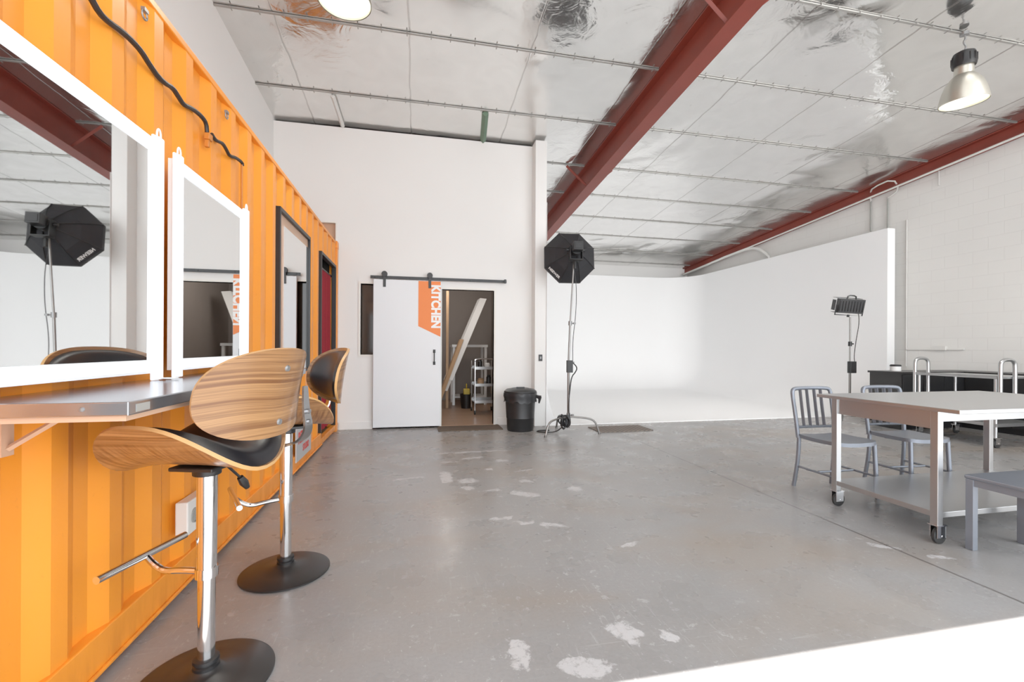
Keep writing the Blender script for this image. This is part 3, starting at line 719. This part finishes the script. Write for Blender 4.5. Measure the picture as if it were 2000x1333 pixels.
# trash bin
e=empty('trash_bin',(1.50,6.42,0),label='black plastic rubbish bin with liner beside the doorway',cat='rubbish bin')
obj('bin_body',lambda b:(lathe(b,[(0,0),(.185,0),(.192,.02),(.20,.18),(.207,.19),(.205,.20),(.218,.42),(.228,.43),(.222,.45),(.228,.53),(.22,.53),(.19,.03),(0,.03)],40),),'black',parent=e)
def lin(b):
    seg=48; prof=[(.225,.56),(.245,.55),(.24,.50),(.232,.46),(.238,.42)]
    rows=[]
    for j,(r,z) in enumerate(prof):
        rows.append([b.verts.new(((r+random.uniform(0,.012)*(j>1))*math.cos(2*math.pi*k/seg),(r+random.uniform(0,.012)*(j>1))*math.sin(2*math.pi*k/seg),z+(random.uniform(-.02,.02) if j>2 else 0))) for k in range(seg)])
    for A,B in zip(rows,rows[1:]):
        for k in range(seg): b.faces.new([A[k],A[(k+1)%seg],B[(k+1)%seg],B[k]])
    for t in (0,.02): tube(b,[(.22,-.08,.5),(.27,-.1,.47+t),(.25,-.12,.40)],[.02,.03,.012],6)
obj('bin_liner',lin,'liner',parent=e,angle=60)
obj('bin_lid',lambda b:(lathe(b,[(.235,.545),(.24,.56),(.235,.575),(.20,.60),(.13,.612),(.12,.605),(.0,.61)],40),bx(b,-.06,.06,-.012,.012,.608,.63)),'black',parent=e)

obj('door_mat',lambda b:bx(b,-.47,.47,-.19,.19,0,.012),'brownmat',bevel=.003,loc=(.79,6.68,0.0),label='brown coir doormat at the kitchen doorway',cat='door mat')
obj('floor_mat',lambda b:bx(b,-.42,.42,-.22,.22,0,.012),'ribmat',bevel=.003,loc=(2.98,6.22,0),rot=(0,0,math.radians(2)),label='grey textured rubber mat on the concrete',cat='floor mat')

# ---------------------------------------------------------------- softbox on stand
e=empty('softbox_light',(2.10,6.02,0),label='black octagonal softbox on a tall chrome light stand',cat='studio light')
obj('stand_pole',lambda b:(cyl(b,(0,0,.08),(0,0,1.0),.0175,seg=16),cyl(b,(0,0,1.0),(.02,0,1.55),.0145,seg=16),cyl(b,(.02,0,1.55),(.07,0,2.42),.011,seg=16)),'standmetal',parent=e)
def legs(dirs,bm,L=.40,z=.24):
    for a in dirs:
        cx,sy=math.cos(a),math.sin(a)
        tube(bm,smooth_path([(.01*cx,.01*sy,z),(L*.75*cx,L*.75*sy,z-.02),(L*.95*cx,L*.95*sy,z-.07),(L*1.08*cx,L*1.08*sy,.012)],2),.0135,10)
        cyl(bm,(L*1.08*cx,L*1.08*sy,0),(L*1.08*cx,L*1.08*sy,.03),.018,seg=12)
for a in (math.radians(206),math.radians(-16),math.radians(95)):
    obj('stand_leg',lambda b:legs([a],b),'standmetal',parent=e)
for z,x in ((.26,0),(1.0,0),(1.55,.02)): obj('clamp_knob',lambda b:(cyl(b,(x,0,z-.03),(x,0,z+.03),.026,seg=18),cyl(b,(x+.02,0,z),(x+.07,-.01,z),.008,seg=8),cyl(b,(x+.06,-.01,z-.012),(x+.06,-.01,z+.012),.02,seg=12)),'greyframe',parent=e)
obj('power_pack',lambda b:(bx(b,-.035,.045,-.06,.0,.86,1.03),tube(b,smooth_path([(.05,-.03,1.0),(.12,-.03,.93),(.09,-.03,.86),(.03,-.03,.8),(.0,-.04,.55)]),.009,8)),'black',parent=e,bevel=.005)
obj('power_lead',lambda b:(tube(b,smooth_path([(.08,.02,2.3),(.11,0,2.1),(.10,-.02,1.7),(.05,-.02,1.3),(.05,-.03,1.02)]),.005,6),tube(b,smooth_path([(0,-.05,.56),(-.02,-.05,.35),(.02,-.03,.2)]),.006,6)),'black',parent=e)
def coil(b):
    rnd=random.Random(3)
    for k in range(11):
        r=.035+.004*(k%5); cz=.17+rnd.uniform(-.03,.04); ph=rnd.uniform(0,3); sq=rnd.uniform(1.0,2.0); ox=rnd.uniform(-.12,-.03)
        tube(b,[(ox+r*math.cos(t)*math.cos(ph)*1.2,-.03+r*math.cos(t)*math.sin(ph),cz+r*sq*math.sin(t)) for t in [j*math.pi/9 for j in range(18)]],.010,6,closed=True)
    tube(b,smooth_path([(-.1,-.03,.10),(-.16,.05,.02),(-.3,.1,.008),(-.42,.2,.008),(-.34,.28,.008),(-.2,.25,.008)]),.008,6)
obj('cable_coil',coil,'black',parent=e)
R=.40
def oct_(r,y,dz=0): return [Vector((r*math.cos(math.radians(22.5+45*k)),y,r*math.sin(math.radians(22.5+45*k))+dz)) for k in range(8)]
sb=bpy.data.objects.new('softbox_head',None); sb.empty_display_size=.05; COL.objects.link(sb); sb.parent=e; sb.location=(.075,.02,2.555); sb.rotation_euler=(math.radians(-6),0,math.radians(-6))
def sbx(b):
    A=[b.verts.new(p) for p in oct_(.07,-.05)]; Bm=[b.verts.new(p) for p in oct_(.26,.10)]; C_=[b.verts.new(p) for p in oct_(R,.26)]; D=[b.verts.new(p) for p in oct_(R,.31)]; E=[b.verts.new(p) for p in oct_(R-.01,.31)]; F=[b.verts.new(p) for p in oct_(R-.02,.27)]
    L=[A,Bm,C_,D,E,F]
    for P,Q in zip(L,L[1:]):
        for k in range(8): b.faces.new([P[k],P[(k+1)%8],Q[(k+1)%8],Q[k]])
    b.faces.new(A)
obj('softbox_shell',sbx,'blackcloth',parent=sb,smooth=False)
obj('softbox_rib',lambda b:[tube(b,[oct_(.075,-.055)[k],oct_(.262,.095)[k],oct_(R+.003,.255)[k]],.005,6) for k in range(8)],'black',parent=sb)
obj('diffuser',lambda b:b.faces.new([b.verts.new(p) for p in oct_(R-.02,.29)]),'diffuser',parent=sb,smooth=False)
obj('lamp_head',lambda b:(cyl(b,(0,-.06,0),(0,-.16,0),.075,seg=24),bx(b,-.065,.065,-.28,-.15,-.05,.07),bx(b,-.05,.05,-.285,-.28,-.03,.05)),['black'],parent=sb,bevel=.004)
obj('mount_bracket',lambda b:(bx(b,-.09,-.08,-.16,-.06,-.14,.05),bx(b,.08,.09,-.16,-.06,-.14,.05),bx(b,-.09,.09,-.16,-.06,-.15,-.14),cyl(b,(-.13,-.1,0),(.13,-.1,0),.02,seg=12),cyl(b,(0,-.05,-.25),(0,-.05,-.14),.02,seg=12)),'black',parent=sb,bevel=.002)
p=oct_(.262,.10); q=oct_(R,.26)
a1,a2,b1,b2=p[4],p[5],q[4],q[5]
cen=(a1+a2)*.5*.25+(b1+b2)*.5*.75; right=(b2-b1).normalized(); up=((a1+a2)-(b1+b2)).normalized(); nrm=right.cross(up)
if nrm.y>0: right=-right; nrm=-nrm
text('lettering','NEEWER',.055,frame_matrix(right,up,cen+nrm*.006),'signwhite',sb,bold=.001)

# LED panel on stand
e=empty('panel_light',(7.30,6.36,0),label='black studio panel light with barn doors on a stand',cat='studio light')
obj('stand_pole',lambda b:(cyl(b,(0,0,.08),(0,0,.9),.018,seg=14),cyl(b,(0,0,.9),(0,0,1.76),.013,seg=14)),'standmetal',parent=e)
for a in (math.radians(200),math.radians(-10),math.radians(75)): obj('stand_leg',lambda b:legs([a],b,.28,.2),'standmetal',parent=e)
for z in (.9,1.3): obj('clamp_knob',lambda b:(cyl(b,(0,0,z-.04),(0,0,z+.04),.028,seg=14),cyl(b,(.02,0,z),(.07,0,z),.012,seg=8)),'black',parent=e)
obj('power_pack',lambda b:bx(b,-.07,.05,-.08,-.01,.80,1.0),'black',parent=e,bevel=.006)
obj('power_lead',lambda b:tube(b,smooth_path([(.15,0,1.9),(.2,0,1.7),(.1,-.02,1.35),(.05,-.03,1.1),(.04,-.05,.98)]),.006,6),'black',parent=e)
h=bpy.data.objects.new('lamp_head',None); COL.objects.link(h); h.parent=e; h.location=(0,0,1.96); h.rotation_euler=(math.radians(12),math.radians(4),math.radians(-20)); h.empty_display_size=.05
obj('housing',lambda b:(bx(b,-.2,.2,-.05,.05,-.13,.11),[bx(b,-.19+.045*k,-.175+.045*k,-.062,-.05,-.10,.08) for k in range(9)]),'black',parent=h,bevel=.005)
obj('light_face',lambda b:bx(b,-.18,.18,.05,.054,-.1,.08),'diffuser',parent=h,smooth=False)
obj('barn_door',lambda b:bx(b,-.2,.2,.05,.18,.115,.12),'black',parent=h)
obj('barn_door',lambda b:bx(b,-.2,.2,.05,.18,-.14,-.135),'black',parent=h)
obj('barn_door',lambda b:bx(b,-.21,-.205,.05,.16,-.1,.08),'black',parent=h)
obj('barn_door',lambda b:bx(b,.205,.21,.05,.16,-.1,.08),'black',parent=h)
obj('yoke',lambda b:(tube(b,[(-.215,0,0),(-.215,0,-.17),(.215,0,-.17),(.215,0,0)],.011,6),tube(b,smooth_path([(-.07,0,.11),(-.06,0,.17),(.06,0,.17),(.07,0,.11)],1),.012,8),cyl(b,(0,0,-.2),(0,0,-.16),.02)),'black',parent=h)

# ---------------------------------------------------------------- stainless work table
def caster(par,x,y,z=.0,r=.05,mat='rubber'):
    ce=bpy.data.objects.new('caster',None); ce.empty_display_size=.03; COL.objects.link(ce); ce.parent=par; ce.location=(x,y,z)
    obj('wheel',lambda b:lathe(b,[(0,-.014),(r*.75,-.014),(r,-.008),(r,.008),(r*.75,.014),(0,.014)],28,c=(.02,0,r),axis='Y'),mat,parent=ce)
    obj('fork',lambda b:(bx(b,-.02,.045,-.022,-.018,r*.8,r*2+.02),bx(b,-.02,.045,.018,.022,r*.8,r*2+.02),bx(b,-.03,.045,-.03,.03,r*2+.016,r*2+.022),cyl(b,(.02,-.024,r),(.02,.024,r),.008,seg=10)),'chrome',parent=ce)
e=empty('work_table',(3.93,2.52,0),label='stainless steel work table on casters with a lower shelf',cat='table')
obj('tabletop',lambda b:(bx(b,-.83,.85,-.50,.46,.825,.85),),'steel',parent=e,smooth=False,bevel=.003)
obj('apron',lambda b:(bx(b,-.78,-.765,-.33,.33,.71,.825),bx(b,.765,.78,-.33,.33,.71,.825),bx(b,-.77,.77,.345,.36,.71,.825),bx(b,-.77,.77,-.36,-.345,.76,.825)),'steel',parent=e,smooth=False)
for x in (-.77,.77):
    for y in (-.34,.34):
        obj('leg',lambda b:bx(b,x-.022,x+.022,y-.022,y+.022,.12,.825),'steel',parent=e,smooth=False,bevel=.003)
        caster(e,x,y,0,.05)
obj('lower_shelf',lambda b:bx(b,-.79,.79,-.36,.36,.165,.20),'steel',parent=e,smooth=False,bevel=.003)

# metal chairs (front = -Y)
def metal_chair(loc,rot,label):
    e=empty('metal_chair',loc,rot,label=label,cat='chair',group='grey metal chairs')
    obj('seat',lambda b:surf(b,lambda x,y:(x,y-.01,.455+.012*(abs(x)/.2)**2-.006*math.cos(y*8)),lambda x,y:Vector((0,0,1)),lambda r:0,lambda r:-.03,.21,.205,n=5.5),'alu',parent=e,angle=50)
    def back(b):
        pts=[(-.185,.19,.43),(-.195,.205,.60),(-.20,.235,.78),(-.195,.245,.84),(-.16,.25,.855),(0,.262,.857),(.16,.25,.855),(.195,.245,.84),(.20,.235,.78),(.195,.205,.60),(.185,.19,.43)]
        tube(b,smooth_path(pts,2),.0165,12)
        tube(b,smooth_path([(-.19,.20,.52),(0,.212,.52),(.19,.20,.52)]),.012,8)
        for x in (-.105,-.038,.038,.105):
            tube(b,[(x,.211,.52),(x,.235,.68),(x,.258,.846)],.018,8,flat=(.3,1) )
    obj('backrest',back,'alu',parent=e)
    for x in (-1,1):
        obj('leg',lambda b:tube(b,smooth_path([(x*.18,.185,.45),(x*.183,.19,.25),(x*.195,.225,.0)]),.0165,12),'alu',parent=e)
        obj('leg',lambda b:tube(b,[(x*.18,-.18,.44),(x*.185,-.19,.2),(x*.19,-.20,0)],.0165,12),'alu',parent=e)
    obj('stretcher',lambda b:[tube(b,[(x*.185,-.19,.18),(x*.186,.195,.18)],.009,8) for x in (-1,1)]+[tube(b,[(-.185,.0,.18),(.185,.0,.18)],.009,8)],'alu',parent=e)
    return e
mc=metal_chair((3.45,3.13,0),math.radians(-1),'grey aluminium slat-back chair tucked at the corner of the table')
dup(mc,(4.21,3.13,0),math.radians(-4),'grey aluminium slat-back chair behind the work table')
e=empty('metal_stool',(3.49,1.86,0),label='low square grey metal stool in front of the work table',cat='stool')
obj('seat',lambda b:bx(b,-.235,.235,-.22,.24,.425,.45),'alu',parent=e,smooth=False,bevel=.008)
obj('seat_rim',lambda b:(bx(b,-.225,-.215,-.2,.22,.385,.425),bx(b,.215,.225,-.2,.22,.385,.425),bx(b,-.22,.22,.21,.22,.385,.425),bx(b,-.22,.22,-.2,-.19,.385,.425)),'alu',parent=e,smooth=False)
for x in (-.21,.21):
    for y in (-.19,.215): obj('leg',lambda b:bx(b,x-.02,x+.02,y-.02,y+.02,0,.425),'alu',parent=e,smooth=False,bevel=.003)

e=empty('steel_trolley',(7.3,4.6,0),label='stainless steel serving trolley with arched tube handles',cat='trolley')
obj('top_shelf',lambda b:(bx(b,-.36,.36,-.46,.46,.85,.875),bx(b,-.36,-.35,-.46,.46,.875,.89)),'steel',parent=e,smooth=False,bevel=.003)
obj('lower_shelf',lambda b:bx(b,-.36,.36,-.46,.46,.26,.30),'steel',parent=e,smooth=False,bevel=.003)
for y in (-.48,.48):
    obj('push_handle',lambda b:tube(b,smooth_path([(-.34,y,.55),(-.34,y,.98),(-.33,y,1.07),(-.22,y,1.09),(-.11,y,1.07),(-.10,y,.98),(-.10,y,.55)],2),.022,12),'steel',parent=e)
for x in (-.33,.33):
    for y in (-.43,.43):
        obj('leg',lambda b:tube(b,[(x,y,.12),(x,y,.86)],.018,12),'steel',parent=e); caster(e,x,y,0,.055)
e=empty('black_counter',(7.95,5.60,0),label='long matte black counter cabinet against the blockwork wall',cat='counter')
obj('cabinet_body',lambda b:(bx(b,-.86,.88,-.24,.24,.08,.84),bx(b,.34,.88,-2.6,-.24,.08,.84)),'blackmetal',parent=e,smooth=False)
obj('plinth',lambda b:(bx(b,-.82,.88,-.20,.24,0,.08),bx(b,.38,.88,-2.56,-.2,0,.08)),'black',parent=e,smooth=False)
obj('worktop',lambda b:(bx(b,-.88,.89,-.26,.26,.84,.87),bx(b,.32,.89,-2.62,-.26,.84,.87)),'blackmetal',parent=e,smooth=False)
for k in range(3): obj('door',lambda b:bx(b,-.85+.40*k,-.46+.40*k,-.258,-.24,.10,.82),'black',parent=e,smooth=False,bevel=.002)
for k in range(4): obj('door',lambda b:bx(b,.322,.34,-2.58+.58*k,-2.02+.58*k,.10,.82),'black',parent=e,smooth=False,bevel=.002)
e=empty('storage_tin',(7.42,5.70,.87),label='small white tin with black lid on the counter',cat='tin')
obj('tin_body',lambda b:lathe(b,[(0,0),(.07,0),(.07,.07),(0,.07)],24),'signwhite',parent=e)
obj('tin_lid',lambda b:lathe(b,[(.073,.07),(.073,.09),(.06,.10),(0,.10)],24),'black',parent=e)

def rc(name,pts,r,mat,label): obj(name,lambda b:tube(b,smooth_path(pts,1),r,8),mat,label=label,cat='conduit')
rc('wall_conduit',[(8.82,7.26,3.55),(8.82,7.26,4.15)],.016,'pvc','vertical grey conduit above the cove wall')
rc('wall_conduit',[(8.82,6.93,3.45),(8.82,6.93,4.12)],.016,'pvc','vertical grey conduit near the cove wall end')
rc('wall_conduit',[(8.82,7.26,4.12),(8.80,7.26,4.3),(8.66,7.1,4.35),(8.64,6.7,4.38),(8.8,6.7,4.2),(8.82,6.95,4.1)],.014,'conduit','white looping cable bundle under the eave beam')
rc('wall_conduit',[(8.64,-.5,zc(-.5)-.24),(8.64,6,zc(6)-.24),(8.64,9,zc(9)-.24),(8.64,13.4,zc(13.4)-.22)],.018,'conduit','long white conduit beneath the eave beam')
rc('wall_conduit',[(8.6,13.3,zc(13.3)-.26),(8.6,10.6,zc(10.6)-.24),(8.72,10.2,zc(10)-.3),(8.8,9.9,3.6),(8.8,9.85,3.46)],.035,'conduit','thick white pipe bending down the wall')
rc('wall_conduit',[(8.835,6.6,.9),(8.835,6.6,3.6)],.01,'conduit','thin white vertical trunking on blockwork')
obj('wall_trunking',lambda b:(bx(b,8.82,8.85,5.7,6.6,1.20,1.225),bx(b,8.80,8.85,5.95,6.15,1.20,1.27)),'conduit',bevel=.003,label='short white trunking on the blockwork wall',cat='trunking')
rc('wall_conduit',[(8.83,6.08,4.05),(8.83,6.08,4.38)],.01,'conduit','short white cable on blockwork')

# ---------------------------------------------------------------- light
w=bpy.data.worlds.new('daylight'); scene.world=w; w.use_nodes=True
bg=w.node_tree.nodes['Background']; bg.inputs[0].default_value=(.92,.96,1,1); bg.inputs[1].default_value=4.9
sd=bpy.data.lights.new('sun','SUN'); sd.energy=18; sd.angle=math.radians(.25); sd.color=(1,.985,.965)
so=bpy.data.objects.new('sun',sd); COL.objects.link(so)
dirv=Vector((.06,2.2,-4.0)).normalized(); so.rotation_euler=dirv.to_track_quat('-Z','Y').to_euler(); so.location=(3,-4,8)
kd=bpy.data.lights.new('kitchen_fill_light','POINT'); kd.energy=30; kd.shadow_soft_size=.2; kd.color=(1,.93,.86)  # unseen fill lamp added to brighten the kitchen interior
ko=bpy.data.objects.new('kitchen_fill_light',kd); COL.objects.link(ko); ko.location=(.5,8.4,2.45)
# unseen fill spots added under the roof to brighten the cove wall and floor
for (x,y,tx,ty,tz,en,sz) in ((4.2,2.0,5.0,12.5,1.9,560,70),(7.4,2.0,5.6,12.5,1.9,560,70),(6.2,2.0,5.2,9.5,0,380,60)):
    fd=bpy.data.lights.new('cove_fill_light','SPOT'); fd.energy=en; fd.spot_size=math.radians(sz); fd.spot_blend=.9; fd.shadow_soft_size=.45; fd.color=(1,.99,.97)
    fo=bpy.data.objects.new('cove_fill_light',fd); COL.objects.link(fo); fo.location=(x,y,4.2)
    fo.rotation_euler=(Vector((tx,ty,tz))-fo.location).to_track_quat('-Z','Y').to_euler()

# ---------------------------------------------------------------- camera
yaw=math.atan(188/880); s,cc=math.sin(yaw),math.cos(yaw)
cd=bpy.data.cameras.new('camera'); cam=bpy.data.objects.new('camera',cd); COL.objects.link(cam)
cd.sensor_width=36; cd.lens=880/2000*36; cd.shift_y=.00675; cd.clip_start=.02
R3=Matrix(((cc,0,-s),(-s,0,-cc),(0,1,0))).to_4x4()
cam.matrix_world=Matrix.Translation((0,0,1.2))@R3@Matrix.Rotation(math.radians(.3),4,'Z')
scene.camera=cam
scene.view_settings.view_transform='Standard'
scene.view_settings.look='None'
scene.view_settings.exposure=-.10
scene.view_settings.gamma=1.16
